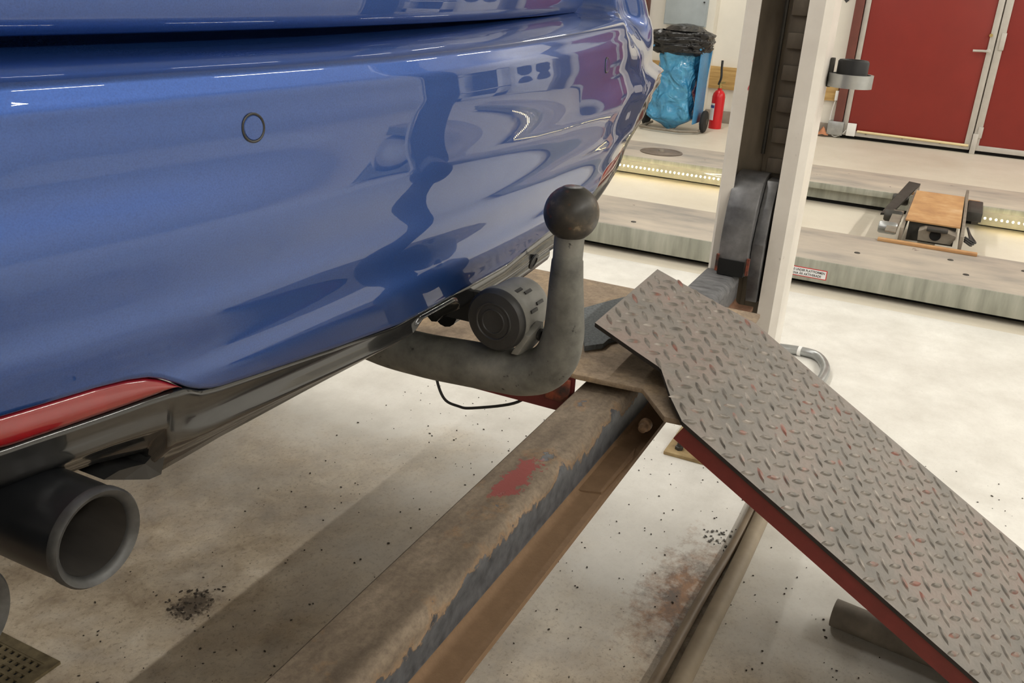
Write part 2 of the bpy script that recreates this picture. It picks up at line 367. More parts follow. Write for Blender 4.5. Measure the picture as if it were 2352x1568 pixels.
# ================================================================== ROOM
RX, LX, BY, FY, CH = 10.4, -5.0, -6.0, 9.0, 4.4
struct(box('floor', (LX-.2, RX+.2), (BY-.2, FY+.2), (-.1, 0), 'floor'))
struct(box('ceiling', (LX-.2, RX+.2), (BY-.2, FY+.2), (CH, CH+.1), 'ceiling'))
struct(box('wall_left', (LX-.2, LX), (BY-.2, FY+.2), (0, CH), 'wall_plain'))
struct(box('wall_back', (LX, RX), (BY-.2, BY), (0, CH), 'wall_plain'))
struct(box('wall_front', (LX, RX), (FY, FY+.2), (0, CH), 'wall_plain'))
wr = struct(box('wall_right', (RX, RX+.2), (BY, FY), (0, CH), 'wall_white'))
# sheet joints of the wall lining: narrow cover strips
for k, y in enumerate((8.2, 7.0, 5.8, 4.6, 1.95, -2.6, -3.8, -5.0)):
    box('cover_strip', (RX-.008, RX), (y-.02, y+.02), (.13, CH), 'wall_white', wr)
struct(box('baseboard_right', (RX-.035, RX), (1.27, FY), (0, .13), 'plinth', None, .004))
rail = struct(box('trim_1', (RX-.045, RX), (1.235, 3.9), (.365, .60), 'pine', None, .004))
struct(box('trim_2', (RX-.16, RX), (2.62, 2.76), (0, CH), 'wall_white', None, .006))       # white wall column
struct(box('trim_3', (RX-.14, RX), (3.40, 3.52), (0, CH), 'brown_steel', None, .006))
struct(box('trim_4', (RX-.10, RX), (1.135, 1.222), (.16, 2.9), 'brown_steel', None, .004))   # brown door post
box('post_shoe', (RX-.12, RX), (1.11, 1.27), (.03, .17), 'galv', bpy.data.objects['trim_4'], .004)
# red steel doors
def door_leaf(name, y0, y1, frame_l, frame_r):
    d = struct(box(name, (RX-.045, RX-.005), (y0, y1), (.04, 2.55), 'door_red', None, .003))
    box('bottom_rail', (RX-.058, RX-.045), (y0, y1), (.035, .088), 'door_metal', d, .002)
    box('top_rail', (RX-.058, RX-.045), (y0, y1), (2.50, 2.56), 'door_metal', d, .002)
    if frame_l: box('side_stile', (RX-.06, RX-.045), (y1-frame_l, y1), (.04, 2.56), 'door_metal', d, .002)
    if frame_r: box('side_stile', (RX-.06, RX-.045), (y0, y0+frame_r), (.04, 2.56), 'door_metal', d, .002)
    return d
d1 = door_leaf('door_1', -.120, 1.128, .052, .055)
d2 = door_leaf('door_2', -1.95, -.132, .065, .05)
struct(box('trim_5', (RX-.02, RX), (-2.0, 1.135), (2.56, 2.64), 'door_metal'))
struct(box('door_gap_shade', (RX-.02, RX), (-2.0, 1.135), (0, .035), 'dark_void'))  # black strip standing in for the shaded gap below the doors
# handle of the left leaf
hb = Vector((RX-.06, -.078, .984))
hd = lathe('handle', [(0, 0), (.022, 0), (.022, .012), (.012, .014), (.012, .045), (0, .045)], hb, (-1, 0, 0), 'door_metal', d1, 20)
tube('lever', [hb+Vector((-.04, -.006, 0)), hb+Vector((-.042, .05, 0)), hb+Vector((-.04, .135, -.004))], .012, 'door_metal', hd, 12)
lathe('lock_cylinder', [(0, 0), (.016, 0), (.016, .02), (0, .02)], (RX-.06, -.07, 1.13), (-1, 0, 0), 'brass', d1, 16)
for z0, z1 in ((1.0, 1.16), (.16, .27)): box('hinge', (RX-.075, RX-.045), (-.205, -.16), (z0, z1), 'door_metal', d2, .004)
box('floor_bolt', (RX-.085, RX-.055), (-.175, -.125), (0, .20), 'door_metal', d2, .003)
# heating tube along the door foot, socket box and lead
tb = thing('door_heater_tube', 'cream tube clipped along the foot of the left red door leaf', 'tube', (RX-.075, .43, .07))
tube('tube', [(RX-.075, .97, .088), (RX-.075, -.105, .078)], .0125, 'tube_cream', tb, 12)
for y in (.88, .52, .16, -.05): box('clip', (RX-.075, RX-.058), (y-.008, y+.008), (.062, .092), 'steel_grey', tb)
tag(box('junction_box', (RX-.10, RX-.058), (.985, 1.075), (.035, .165), 'plastic_white', None, .006), 'small white square electrical box at the foot of the red door', 'box')
tag(box('power_strip', (RX-.075, RX-.045), (1.222, 1.256), (.375, .475), 'plastic_white', None, .004), 'narrow white socket strip on the end of the pine rail', 'socket')
tag(tube('cable', spline([(RX-.06, 1.245, .375), (RX-.062, 1.262, .22), (RX-.07, 1.25, .08), (RX-.09, 1.19, .012), (RX-.08, 1.11, .05), (RX-.08, 1.08, .09)], 6), .0055, 'plastic_white', None, 8), 'thin white lead hanging from the socket strip to the white box', 'cable')
# crumpled leaf on the floor by the plinth
vs, fs = [], []; n = 9
for i in range(n):
    for j in range(n):
        u, v = i/(n-1)-.5, j/(n-1)-.5; r = max(0, 1-2*math.hypot(u, v)*.9)
        vs.append((RX-.10+u*.09, 1.31+v*.12, .02+.06*abs(math.sin(7*u+3*v))*r+.03*math.cos(9*v)*r+.03*r))
for i in range(n-1):
    for j in range(n-1): fs.append((i*n+j, i*n+j+1, (i+1)*n+j+1, (i+1)*n+j))
tag(mesh('paper_scrap', vs, fs, 'leaf', None, True), 'crumpled tan scrap on the floor against the plinth', 'scrap')
p = pX(1945, 0, RX); tag(prism('arrow_sticker', [(RX-.001, p.y+.045, p.z+.02), (RX-.001, p.y, p.z-.028), (RX-.001, p.y-.045, p.z+.02), (RX-.001, p.y-.045, p.z+.10), (RX-.001, p.y+.045, p.z+.10)], (-.003, 0, 0), 'sticker'), 'dark arrow shaped sticker on white wall beside the red door', 'sticker')
# grey cabinet on the wall above the bag trolley
pc = thing('wall_cabinet', 'pale blue grey steel cabinet on the wall above the bag trolley', 'cabinet', (RX-.1, 2.92, 1.0))
box('body', (RX-.20, RX), (2.70, 3.17), (1.0, 1.9), 'panel_grey', pc, .006); box('door', (RX-.214, RX-.20), (2.71, 3.16), (1.01, 1.89), 'panel_grey', pc, .004)
tube('knob', [(RX-.214, 2.735, 1.25), (RX-.235, 2.735, 1.25)], .008, 'steel_dark', pc, 10)

# ------------------------------------------------------------------ things further along the red door wall (seen in the paint)
tag(box('wall_column', (RX-.25, RX), (-2.55, -2.25), (0, CH), 'steel_dark', None, .01), 'dark steel column on the right of the red doors', 'column')
fan = thing('fan_cabinet', 'white cabinet with two round fans beyond the red doors', 'cabinet', (RX-.3, -3.3, 0))
box('body', (RX-.55, RX-.02), (-3.95, -2.70), (.02, 2.05), 'plastic_white', fan, .015)
for y in (-3.02, -3.62):
    g = lathe('fan_ring', [(.21, 0), (.23, .02), (.21, .03), (.19, .02)], (RX-.55, y, 1.25), (-1, 0, 0), 'steel_dark', fan, 32, True)
    lathe('fan_disc', [(0, 0), (.19, 0), (.19, .008), (.05, .012), (.05, .03), (0, .03)], (RX-.55, y, 1.25), (-1, 0, 0), 'steel_dark', g, 32)
wb = thing('white_workbench', 'white cabinet with open dark shelf beyond the fan cabinet', 'cabinet', (RX-.3, -5.0, 0))
for (y0, y1, z0, z1) in ((-5.7, -5.55, .02, 1.9), (-4.5, -4.35, .02, 1.9), (-5.7, -4.35, 1.75, 1.9), (-5.7, -4.35, 1.05, 1.15), (-5.7, -4.35, .02, .35)): box('panel', (RX-.55, RX-.02), (y0, y1), (z0, z1), 'plastic_white', wb, .005)
box('back_panel', (RX-.10, RX-.02), (-5.6, -4.45), (.3, 1.8), 'steel_dark', wb)
# unseen dark mast with white conduit, added for the band reflected in the bumper
tag(box('cable_mast', (4.22, 4.50), (-2.42, -2.15), (0, 3.6), 'steel_dark', None, .02), 'dark square steel mast standing behind the camera', 'post')
tag(box('mast_conduit', (4.18, 4.215), (-2.46, -2.42), (0, 3.4), 'plastic_white', None, .004), 'slim white conduit on the dark mast', 'conduit')

# ------------------------------------------------------------------ bag trolley, bags, extinguisher
TX = 9.42
bt = thing('bag_trolley', 'blue tubular bag trolley with black wheels by the wall', 'trolley', (TX, 2.72, 0))
y0, y1 = 2.46, 2.94
tube('frame', spline([(TX+.18, y0, .06), (TX+.18, y0, .5), (TX+.18, y0, .93), (TX+.18, (y0+y1)/2, .95), (TX+.18, y1, .93), (TX+.18, y1, .5), (TX+.18, y1, .06)], 5), .013, 'frame_blue', bt, 10)
for yy in (y0, y1): tube('arm', [(TX+.18, yy, .85), (TX-.18, yy, .83)], .011, 'frame_blue', bt, 10)
box('side_panel', (TX-.16, TX+.17), (y0-.012, y0), (.10, .80), 'frame_blue', bt, .003)
tube('base_frame', [(TX+.2, y1+.05, .03), (TX-.2, y1+.05, .03), (TX-.25, y1-.1, .03), (TX-.25, y0+.1, .03), (TX-.12, y0-.05, .03), (TX+.2, y0-.05, .03)], .014, 'steel_grey', bt, 8)
for yy in (y0-.07, y1+.07):
    wh = lathe('wheel', [(0, -.025), (.06, -.025), (.105, -.02), (.115, 0), (.105, .02), (.06, .025), (0, .025)], (TX+.05, yy, .115), (0, 1, 0), 'tyre', bt, 24)
    lathe('hub', [(0, -.03), (.035, -.03), (.035, .03), (0, .03)], (TX+.05, yy, .115), (0, 1, 0), 'steel_dark', wh, 14)
def bag(name, z0, z1, hw, hd, cy, mat, seedv, label, sag=0, wob=.02, prof=None):
    rnd = random.Random(seedv); rows = []; nv, nu = 22, 40; ph = [rnd.uniform(0, 6.28) for _ in range(14)]
    for i in range(nv+1):
        v = i/nv; z = z0+(z1-z0)*v; s = prof(v) if prof else 1; row = []
        for k in range(nu):
            a = 2*PI*k/nu; ca, sa = math.cos(a), math.sin(a); e = .55
            x = math.copysign(abs(ca)**e, ca)*hd*s; y = math.copysign(abs(sa)**e, sa)*hw*s
            w = wob*(math.sin(3*a+ph[0]+4*v)*.5 + math.sin(7*a+ph[1]+9*v)*.35 + math.sin(11*a-ph[2]+15*v+2*math.sin(5*v+ph[3]))*.35+math.sin(23*v+ph[4]+2*math.sin(3*a))*.4)
            row.append(Vector((TX+x*(1+w/hd), cy+sag*(1-v)+y*(1+w/hw), z+.4*w)))
        rows.append(row)
    o = grid(name, rows, mat, None, 'all', True); return tag(o, label, 'bag')
bb = bag('blue_rubbish_bag', .02, .80, .215, .17, 2.70, 'bag_blue', 3, 'crinkled translucent blue rubbish bag hanging in the trolley', .03, .03, lambda v: .25+.75*sstep(0, .14, v) if v < .2 else 1-.06*v)
bag('black_rubbish_bag', .76, .985, .29, .22, 2.71, 'bag_black', 9, 'black bin liner folded over the top of the trolley', 0, .03, lambda v: lerp(v, [(0, .80), (.12, .97), (.5, 1.03), (.85, 1.0), (.97, .93), (1, .80)]))
tag(lathe('black_bag_lid', [(0, 0), (.20, 0), (.215, .015), (.16, .055), (.07, .075), (0, .08)], (TX, 2.68, .975), (0, 0, 1), 'bag_black', None, 24), 'puffed black plastic covering the mouth of the trolley bag', 'bag')
EX, EY = 9.9, 2.375
fe = thing('fire_extinguisher', 'red fire extinguisher with white label standing by the bag trolley', 'fire extinguisher', (EX, EY, 0))
lathe('cylinder', [(0, 0), (.066, 0), (.068, .012), (.068, .33), (.060, .365), (.040, .392), (.022, .402), (.022, .42), (0, .42)], (EX, EY, 0), (0, 0, 1), 'ext_red', fe, 28)
lathe('valve', [(0, .42), (.02, .42), (.02, .45), (.013, .455), (.013, .475), (0, .475)], (EX, EY, 0), (0, 0, 1), 'brass', fe, 14)
prism('handle', [(EX-.01, EY+.03, .46), (EX-.01, EY-.05, .475), (EX-.01, EY-.05, .49), (EX-.01, EY+.03, .475)], (.02, 0, 0), 'brass', fe)
tube('hose', spline([(EX, EY+.02, .455), (EX-.01, EY-.0, .53), (EX, EY+.01, .62), (EX+.01, EY+.015, .70)], 5), [.012]*16, 'cable_black', fe, 10)
rows = []
for z in (.09, .16, .235, .265):
    rows.append([Vector((EX-.0692*math.cos(a), EY+.0692*math.sin(a), z)) for a in [(.2+i*.11) for i in range(10)]])
lb = grid('label', rows, 'paper_white', fe); rows = [[Vector((EX-.0696*math.cos(a), EY+.0696*math.sin(a), z)) for a in [(.25+i*.1) for i in range(10)]] for z in (.215, .245)]
grid('label_band', rows, 'paper_blue', lb)

# ================================================================== NEIGHBOURING SCISSOR LIFT (two low platforms)
PH = .153
def platform(name, x0, x1, ya, yb, label, near):
    P = thing(name, label, 'lift platform', ((x0+x1)/2, (ya+yb)/2, 0), 'low platforms of the neighbouring lift')
    box('deck', (x0+.004, x1-.004), (ya, yb), (PH-.022, PH), 'platform_top', P, .004)
    if near:
        box('side_panel', (x0, x0+.008), (ya, yb), (.035, PH-.002), 'platform_side', P, .003)
    else:
        box('edge_strip', (x0, x0+.01), (ya, yb), (PH-.045, PH-.001), 'platform_side', P, .004)
        box('side_panel', (x0+.06, x0+.07), (ya, yb), (.03, PH-.03), 'platform_side', P)
    box('far_side_panel', (x1-.008, x1), (ya, yb), (.035, PH-.002), 'platform_side', P)
    box('base', (x0+.09, x1-.09), (ya+.05, yb-.05), (0, PH-.022), 'dark_void', P)
    return P
pn = platform('near_lift_platform', 4.72, 5.40, -3.2, 2.7, 'nearer low grey lift platform with warning label on its side', True)
pf = platform('far_lift_platform', 6.83, 7.56, -3.2, 3.4, 'farther low grey lift platform with lit tube along its side', False)
# ramps of the platforms beyond the frame are left out; turning plate on the far platform
c = pZ(1505, 350, PH); tp = lathe('turn_plate', [(0, 0), (.17, 0), (.17, .006), (.15, .008), (.145, .004), (.10, .004), (.095, .007), (0, .007)], (7.16, 2.12, PH), (0, 0, 1), 'platform_brown', pf, 36)
lathe('centre_pin', [(0, 0), (.025, 0), (.02, .015), (0, .015)], (7.16, 2.12, PH+.006), (0, 0, 1), 'steel_grey', tp, 14)
for (x, y) in ((4.85, 1.55), (5.0, .35), (4.93, -.18), (5.2, -.45), (5.18, -.1)): lathe('drain_hole_cover', [(0, 0), (.016, 0), (.014, .003), (0, .003)], (x, y, PH), (0, 0, 1), 'steel_dark', pn, 12)
# LED tubes
def led_tube(ya, yb, seedv):
    g = tube('light_tube', [(6.795, ya, .078), (6.795, yb, .078)], .045, 'tube_glass', pf, 20)
    bm = bmesh.new(); k = 0; y = ya+.02
    while y < yb-.02:
        m = Matrix.Translation((6.775, y, .082)); bmesh.ops.create_icosphere(bm, subdivisions=1, radius=.0075, matrix=m); y += .034; k += 1
    me = bpy.data.meshes.new('led_row'); bm.to_mesh(me); bm.free(); o = finish('led_row', me, 'led', g); o['kind'] = 'stuff'
    for yy in (ya, yb): lathe('end_cap', [(0, -.02), (.05, -.02), (.05, .02), (0, .02)], (6.795, yy, .078), (0, 1, 0), 'steel_dark', g, 18)
led_tube(1.25, 3.2, 1); led_tube(-2.3, -.22, 2)
# warning label on the near platform
L0, L1 = pX(1901, 634, 4.72), None
lx = 4.7185; ly1 = .452; ly0 = .452+.236; lz0, lz1 = .055, .104
sgn = box('warning_label', (lx, 4.72), (ly1, ly0), (lz0, lz1), 'sign_red', pn); sgn['label'] = 'white warning label with red border and black Swedish text'
box('label_face', (lx-.0006, lx), (ly1+.004, ly0-.004), (lz0+.004, lz1-.004), 'paper_white', sgn)
def text(name, body, size, loc, parent, mat, width=None):
    cu = bpy.data.curves.new(name, 'FONT'); cu.body = body; cu.size = size; cu.extrude = .0002; cu.offset = size*.02
    o = bpy.data.objects.new(name, cu); COL.objects.link(o); bpy.context.view_layer.update()
    me = bpy.data.meshes.new_from_object(o.evaluated_get(bpy.context.evaluated_depsgraph_get())); bpy.data.objects.remove(o)
    xs = [v.co.x for v in me.vertices]; wd = max(xs)-min(xs); s = (width/wd) if width else 1
    for v in me.vertices: v.co = Vector((loc[0]-v.co.z, loc[1]-(v.co.x-min(xs))*s, loc[2]+v.co.y))
    return finish(name, me, mat, parent)
text('lettering', 'UTRYMME UNDER PLATTFORMEN', .0175, (lx-.0009, ly0-.012, .0825), sgn, 'letter_black', .213)
text('lettering', 'SPÄRRARNA ÄR AKTIVERADE', .0175, (lx-.0009, ly0-.012, .0635), sgn, 'letter_black', .198)

# rusty jacking trolley spanning the two platforms
jt = thing('jacking_trolley', 'rusty low jacking trolley lying between the two platforms', 'jack', (6.1, 0, PH))
JH = .235
prism('top_plate', [(5.60, -.118, JH), (6.56, -.118, JH), (6.56, .172, JH), (5.60, .172, JH)], (0, 0, .008), 'rust_orange', jt)
for yy in (-.135, .175): box('side_rail', (5.42, 6.9), (yy-.008, yy+.010), (PH+.004, JH-.004), 'steel_grey', jt, .002)
box('flat_bar', (5.40, 6.0), (.20, .26), (PH+.045, PH+.055), 'steel_grey', jt, .002)
prism('tilted_bar', [(5.95, .33, PH+.02), (6.0, .27, PH+.02), (6.78, .165, PH+.085), (6.82, .24, PH+.085)], (0, 0, .012), 'steel_dark', jt)
box('front_angle', (5.345, 5.385), (-.225, .285), (PH, PH+.016), 'rust_orange', jt, .003)
box('rear_angle', (6.86, 6.90), (-.225, .285), (PH, PH+.016), 'rust_orange', jt, .003)
prism('jack_block', [(5.50, .085, PH+.005), (5.50, -.085, PH+.005), (5.50, -.105, PH+.04), (5.50, -.105, PH+.055), (5.50, -.05, PH+.07), (5.50, .06, PH+.07), (5.50, .09, PH+.055)], (.12, 0, 0), 'steel_grey', jt)
box('block_lip', (5.47, 5.53), (-.06, .05), (PH+.068, PH+.085), 'steel_dark', jt, .004)
lathe('pin_recess', [(0, 0), (.03, 0), (.03, .004), (0, .004)], (5.5, 0, PH+.045), (-1, 0, 0), 'dark_void', jt, 18)
for xx in (5.56, 5.9, 6.45): lathe('roller', [(0, -.05), (.03, -.05), (.036, -.04), (.036, .04), (.03, .05), (0, .05)], (xx, .255, PH+.035), (0, 1, 0), 'steel_dark' if xx > 5.7 else 'galv', jt, 18)
box('core', (5.62, 6.5), (-.10, .15), (PH-.03, JH-.005), 'steel_dark', jt)
box('hydraulic_block', (6.35, 6.75), (-.24, -.15), (PH-.02, PH+.04), 'steel_dark', jt, .006)
for k in range(3): tube('hydraulic_hose', spline([(5.45+.05*k, -.15, PH+.05), (5.5+.04*k, -.19-.01*k, PH+.02), (5.62+.05*k, -.18, PH+.03), (5.8, -.16, PH+.05)], 5), .006, 'cable_black', jt, 8)

# ================================================================== FOUR POST LIFT
XC = .763                        # centre line of car and lift
# --- one post, then copied
def make_post(label):
    P = thing('lift_post', label, 'lift post', (2.72, .48, 0), 'posts of the four post lift')
    ht = 2.5; xf, xb = 2.65, 2.80; yl, yr = .598, .368
    # folded C section: outline in plan, extruded upward (front lips, sides, back)
    out = [(xf, .556), (xf, yl-.008), (xf+.008, yl), (xb, yl), (xb, yr), (xf+.02, yr), (xf, yr+.02), (xf, .43)]
    inn = [(xf+.006, .43), (xf+.006, yr+.022), (xf+.022, yr+.006), (xb-.006, yr+.006), (xb-.006, yl-.006), (xf+.010, yl-.006), (xf+.006, yl-.010), (xf+.006, .556)]
    prism('channel', [(x, y, .012) for x, y in out+inn], (0, 0, ht-.012), 'post', P)
    box('greased_liner', (xb-.012, xb-.007), (yr+.01, yl-.01), (.03, ht-.02), 'grease', P)
    box('greased_liner', (xf+.03, xb-.012), (yl-.011, yl-.007), (.03, ht-.02), 'grease', P)
    box('greased_liner', (xf+.032, xb-.012), (yr+.007, yr+.011), (.03, ht-.02), 'grease', P)
    rk = box('lock_rack', (xb-.030, xb-.014), (yr+.072, yr+.140), (.2, ht-.05), 'grease', P, .002)
    k = 0; z = .30
    while z < ht-.15:
        box('rack_tooth', (xb-.044, xb-.030), (yr+.078, yr+.124), (z, z+.044), 'grease', rk, .004); z += .088
    # lifting cable
    tube('lifting_cable', [(xb-.045, yr+.140, .97), (xb-.045, yr+.136, ht-.05)], .006, 'steel_dark', P, 8)
    bp = box('base_plate', (2.585, 2.90), (.345, .64), (0, .012), 'rust_plate', P, .002)
    for (x, y) in ((2.625, .60), (2.625, .385), (2.865, .60), (2.865, .385)): lathe('anchor_bolt', [(0, 0), (.014, 0), (.014, .010), (.008, .012), (.008, .024), (0, .024)], (x, y, .012), (0, 0, 1), 'steel_dark', bp, 6)
    box('cap', (xf-.01, xb+.01), (yr-.01, yl+.01), (ht, ht+.01), 'post', P)
    return P
post = make_post('white lift post with greasy black slot beside the tread plate ramp')
for lab, sx, y in (('white lift post on the far side of the car at its rear', -1, 0), ('white lift post in front of the car on the door side', 1, 4.5), ('white lift post in front of the car away from the doors', -1, 4.5)):
    c = copy_tree(post); c['label'] = lab
    if sx < 0: c.rotation_euler = (0, 0, PI); c.location = (2*XC-2.72, .48+y, 0)
    else: c.location = (2.72, .48+y, 0)
# peeled paint flake along the slot and holder ring with rubber pad
ch = thing('pad_holder', 'galvanised ring holder hooked on the side of the white lift post', 'holder', (2.86, .31, 1.17))
cx, cy, cz = 2.785, .3055, 1.178
lathe('ring', [(.052, 0), (.060, 0), (.060, .036), (.052, .036)], (cx, cy, cz), (0, 0, 1), 'galv', ch, 36, True)
lathe('floor_disc', [(0, 0), (.055, 0), (.055, .004), (0, .004)], (cx, cy, cz), (0, 0, 1), 'steel_dark', ch, 30)
box('hook', (cx-.010, cx+.010), (cy+.050, cy+.062), (cz-.004, cz+.075), 'steel_dark', ch, .002)
tag(lathe('rubber_pad', [(0, 0), (.042, 0), (.042, .064), (.038, .069), (.030, .069), (.026, .063), (0, .063)], (cx+.002, cy, cz+.0045), (0, 0, 1), 'black_rubber', None, 12), 'black faceted rubber pad sitting in the ring holder', 'rubber pad')

# --- lifting platform: crossbeams, carriages, runways, ramps
LF = thing('lift_platform', 'rusty crossbeam and runways of the raised four post lift', 'vehicle lift', (XC, .5, .53))
def z_(r): return CAMH+r
BT, BFZ = z_(-.791), z_(-.885)
def beam_profile():
    pr = [(.600, BFZ-.02), (.600, BT-.006), (.594, BT)]
    for k in range(7): a = PI/2*k/6; pr.append((.519-.022*math.sin(a), BT-.022+.022*math.cos(a)))
    pr += [(.497, BFZ+.014)]
    for k in range(1, 5): a = PI/2*k/4; pr.append((.497-.014+.014*math.cos(a), BFZ+.014-.014*math.sin(a)))
    pr += [(.4425, BFZ), (.4425, BFZ-.012), (.590, BFZ-.012)]
    return pr
def crossbeam(dy):
    pr = beam_profile(); xa, xb_ = 2*XC-2.642, 2.642; nx = 60; rows = []
    for i in range(nx+1):
        x = xa+(xb_-xa)*i/nx; rows.append([Vector((x, y+dy, z)) for y, z in pr])
    nu = len(pr); vs = [p for r in rows for p in r]; fs = []
    for i in range(nx):
        for j in range(nu): fs.append((i*nu+j, i*nu+(j+1) % nu, (i+1)*nu+(j+1) % nu, (i+1)*nu+j))
    fs.append(tuple(range(nu))); fs.append(tuple(nx*nu+j for j in range(nu)))
    return mesh('crossbeam', vs, fs, 'beam', LF, True)
cb = crossbeam(0); crossbeam(4.5)
# flaked scale lying on the flange
fl = prism('loose_scale', [(1.385, .494, BFZ), (1.40, .452, BFZ), (1.56, .446, BFZ), (1.60, .455, BFZ), (1.58, .494, BFZ)], (0, 0, .004), 'rust_plate', cb)
fl.data.materials[0] = M['beam']
# carriages sliding in the posts
def carriage(mx, dy):
    fx = (lambda x: x) if mx > 0 else (lambda x: 2*XC-x)
    arc = [(2.598, BT+.004), (2.598, BT+.05), (2.602, BT+.10), (2.610, BT+.15), (2.624, BT+.20), (2.646, BT+.245), (2.672, BT+.272), (2.70, BT+.284), (2.73, BT+.288)]
    poly = [(fx(x), .562+dy, z) for x, z in arc] + [(fx(2.765), .562+dy, BT+.288), (fx(2.765), .562+dy, BT+.004)]
    ca = prism('carriage', poly, (0, -.088, 0), 'carriage', LF, True, .005)
    prism('side_cheek', [(fx(2.625), .472+dy, BT+.002), (fx(2.625), .472+dy, BT+.10), (fx(2.66), .472+dy, BT+.20), (fx(2.70), .472+dy, BT+.275), (fx(2.765), .472+dy, BT+.275), (fx(2.765), .472+dy, BFZ+.01), (fx(2.655), .472+dy, BFZ+.01)], (0, -.034, 0), 'carriage', ca, False, .002)
    box('foot_slot', (fx(2.592), fx(2.598)), (.480+dy, .556+dy), (BT+.003, BT+.050), 'dark_void', ca)
    for yy in (.560, .470): box('wear_pad', (fx(2.590), fx(2.60)), (yy-.004+dy, yy+.004+dy), (BT+.012, BT+.062), 'bracket', ca)
for mx in (1, -1):
    for dy in (0, 4.5): carriage(mx, dy)
# flange end piece sticking out past the slot
RT = z_(-.76)
def runway(mx):
    fx = (lambda x: x) if mx > 0 else (lambda x: 2*XC-x)
    poly = [(1.615, 5.3), (1.615, .600), (1.627, .463), (1.527, .386), (1.53, .352), (2.225, .352), (2.225, 5.3)]
    d = prism('runway_deck', [(fx(x), y, RT-.012) for x, y in poly], (0, 0, .012), 'runway', LF, False, .002)
    box('runway_side', (fx(1.615), fx(1.623)), (.606, 5.3), (z_(-.853), RT-.010), 'red_paint', LF)
    box('runway_side', (fx(2.215), fx(2.223)), (.64, 5.3), (z_(-.853), RT-.010), 'red_paint', LF)
    box('end_bracket', (fx(1.604), fx(1.614)), (.612, .665), (z_(-.826), RT-.014), 'bracket', LF, .002)
    box('hinge_web', (fx(1.60), fx(2.18)), (.395, .403), (z_(-.790), RT-.012), 'under', LF)
    bolt = lathe('hinge_bolt', [(0, 0), (.013, 0), (.013, .012), (.009, .014), (.009, .026), (.005, .029), (0, .029)], (fx(1.592), .436, z_(-.818)), (-mx, 0, 0), 'bolt', LF, 12)
    # ramp plate: bent flap and chute, thickness downwards
    T = .009
    def zt(y): return z_(-.75)+.37*(y-.348) if y > .348 else z_(-.75)+.600*(y-.348)
    left = [(1.668, .592), (1.655, .50), (1.648, .436), (1.56, .385), (1.508, .346)]
    right = [(2.105, .598), (2.11, .50), (2.114, .436), (2.12, .385), (2.125, .346)]
    ys = [.346-k*.0955 for k in range(1, 12)]
    left += [(1.508, y) for y in ys]; right += [(2.125, y) for y in ys]
    nx = 16; top, bot = [], []
    for (xl, yl), (xr, yr) in zip(left, right):
        top.append([Vector((fx(xl+(xr-xl)*k/nx), yl+(yr-yl)*k/nx, zt(yl+(yr-yl)*k/nx))) for k in range(nx+1)])
        bot.append([p-Vector((0, 0, T)) for p in top[-1]])
    vs = [p for r in top for p in r]; nt = len(vs); vs += [p for r in bot for p in r]; fs = []; nr = len(top); w_ = nx+1
    for i in range(nr-1):
        for j in range(nx):
            a = i*w_+j; fs.append((a, a+1, a+w_+1, a+w_)); fs.append((nt+a, nt+a+w_, nt+a+w_+1, nt+a+1))
    rim = [i*w_ for i in range(nr)] + [(nr-1)*w_+j for j in range(1, nx+1)] + [i*w_+nx for i in range(nr-2, -1, -1)] + list(range(nx-1, 0, -1))
    for a, b in zip(rim, rim[1:]+rim[:1]): fs.append((a, b, nt+b, nt+a))
    rp = mesh('ramp_plate', vs, fs, ['tread', 'plate_edge'], LF, True)
    for po in rp.data.polygons:
        if abs(po.normal.z) < .45 or po.normal.z < -.5: po.material_index = 1
    rp['label'] = 'worn tread plate ramp with bent upper flap'
    # raised lens shaped lugs: real relief, too many to lift singly
    LV, LFc = [], []
    def lug(x, y, ang):
        Ls, Ws, Hs = .0218, .0060, .0036; b0 = len(LV); n = 8
        sl = .37 if y > .348 else .600; ty = Vector((0, 1, sl)).normalized(); txv = Vector((mx, 0, 0)); nn = Vector((0, -sl, 1)).normalized()
        da = txv*math.cos(ang)+ty*math.sin(ang); db = -txv*math.sin(ang)+ty*math.cos(ang); o = Vector((fx(x), y, zt(y)-.0004))
        for lev, (sc, hh) in enumerate(((1, 0), (.62, Hs), (.0, Hs*1.12))):
            if sc == 0: LV.append(o+nn*hh); continue
            for k in range(-n//2, n//2+1): t = k/(n/2); LV.append(o+da*(Ls*t*sc)+db*(Ws*(1-t*t)*sc)+nn*hh)
            for k in range(n//2-1, -n//2, -1): t = k/(n/2); LV.append(o+da*(Ls*t*sc)-db*(Ws*(1-t*t)*sc)+nn*hh)
        m = 2*n
        for k in range(m): LFc.append((b0+k, b0+(k+1) % m, b0+m+(k+1) % m, b0+m+k)); LFc.append((b0+m+k, b0+m+(k+1) % m, b0+2*m))
    px_, py_ = .0545, .0470
    cs = math.cos(math.atan(.6))
    for i in range(-2, 14):
        for j in range(-4, 34):
            for half in (0, 1):
                x = 1.525+(i+half*.5)*px_; sarc = (j+half*.5)*py_          # distance along the plate from its upper edge
                y = .60-sarc*.9379
                if y < .348: y = .348-((sarc-(.60-.348)/.9379)*.8575)
                if y > .582 or y < -.70: continue
                xl = lerp(-y, [(-.592, 1.668), (-.436, 1.648), (-.346, 1.508), (.7, 1.508)]); xr = lerp(-y, [(-.598, 2.105), (-.346, 2.125)])
                if x < xl+.012 or x > xr-.012: continue
                lug(x, y, math.radians(38) if half else math.radians(-38))
    lg = mesh('tread_lugs', LV, LFc, 'lug', rp, True); lg['kind'] = 'stuff'
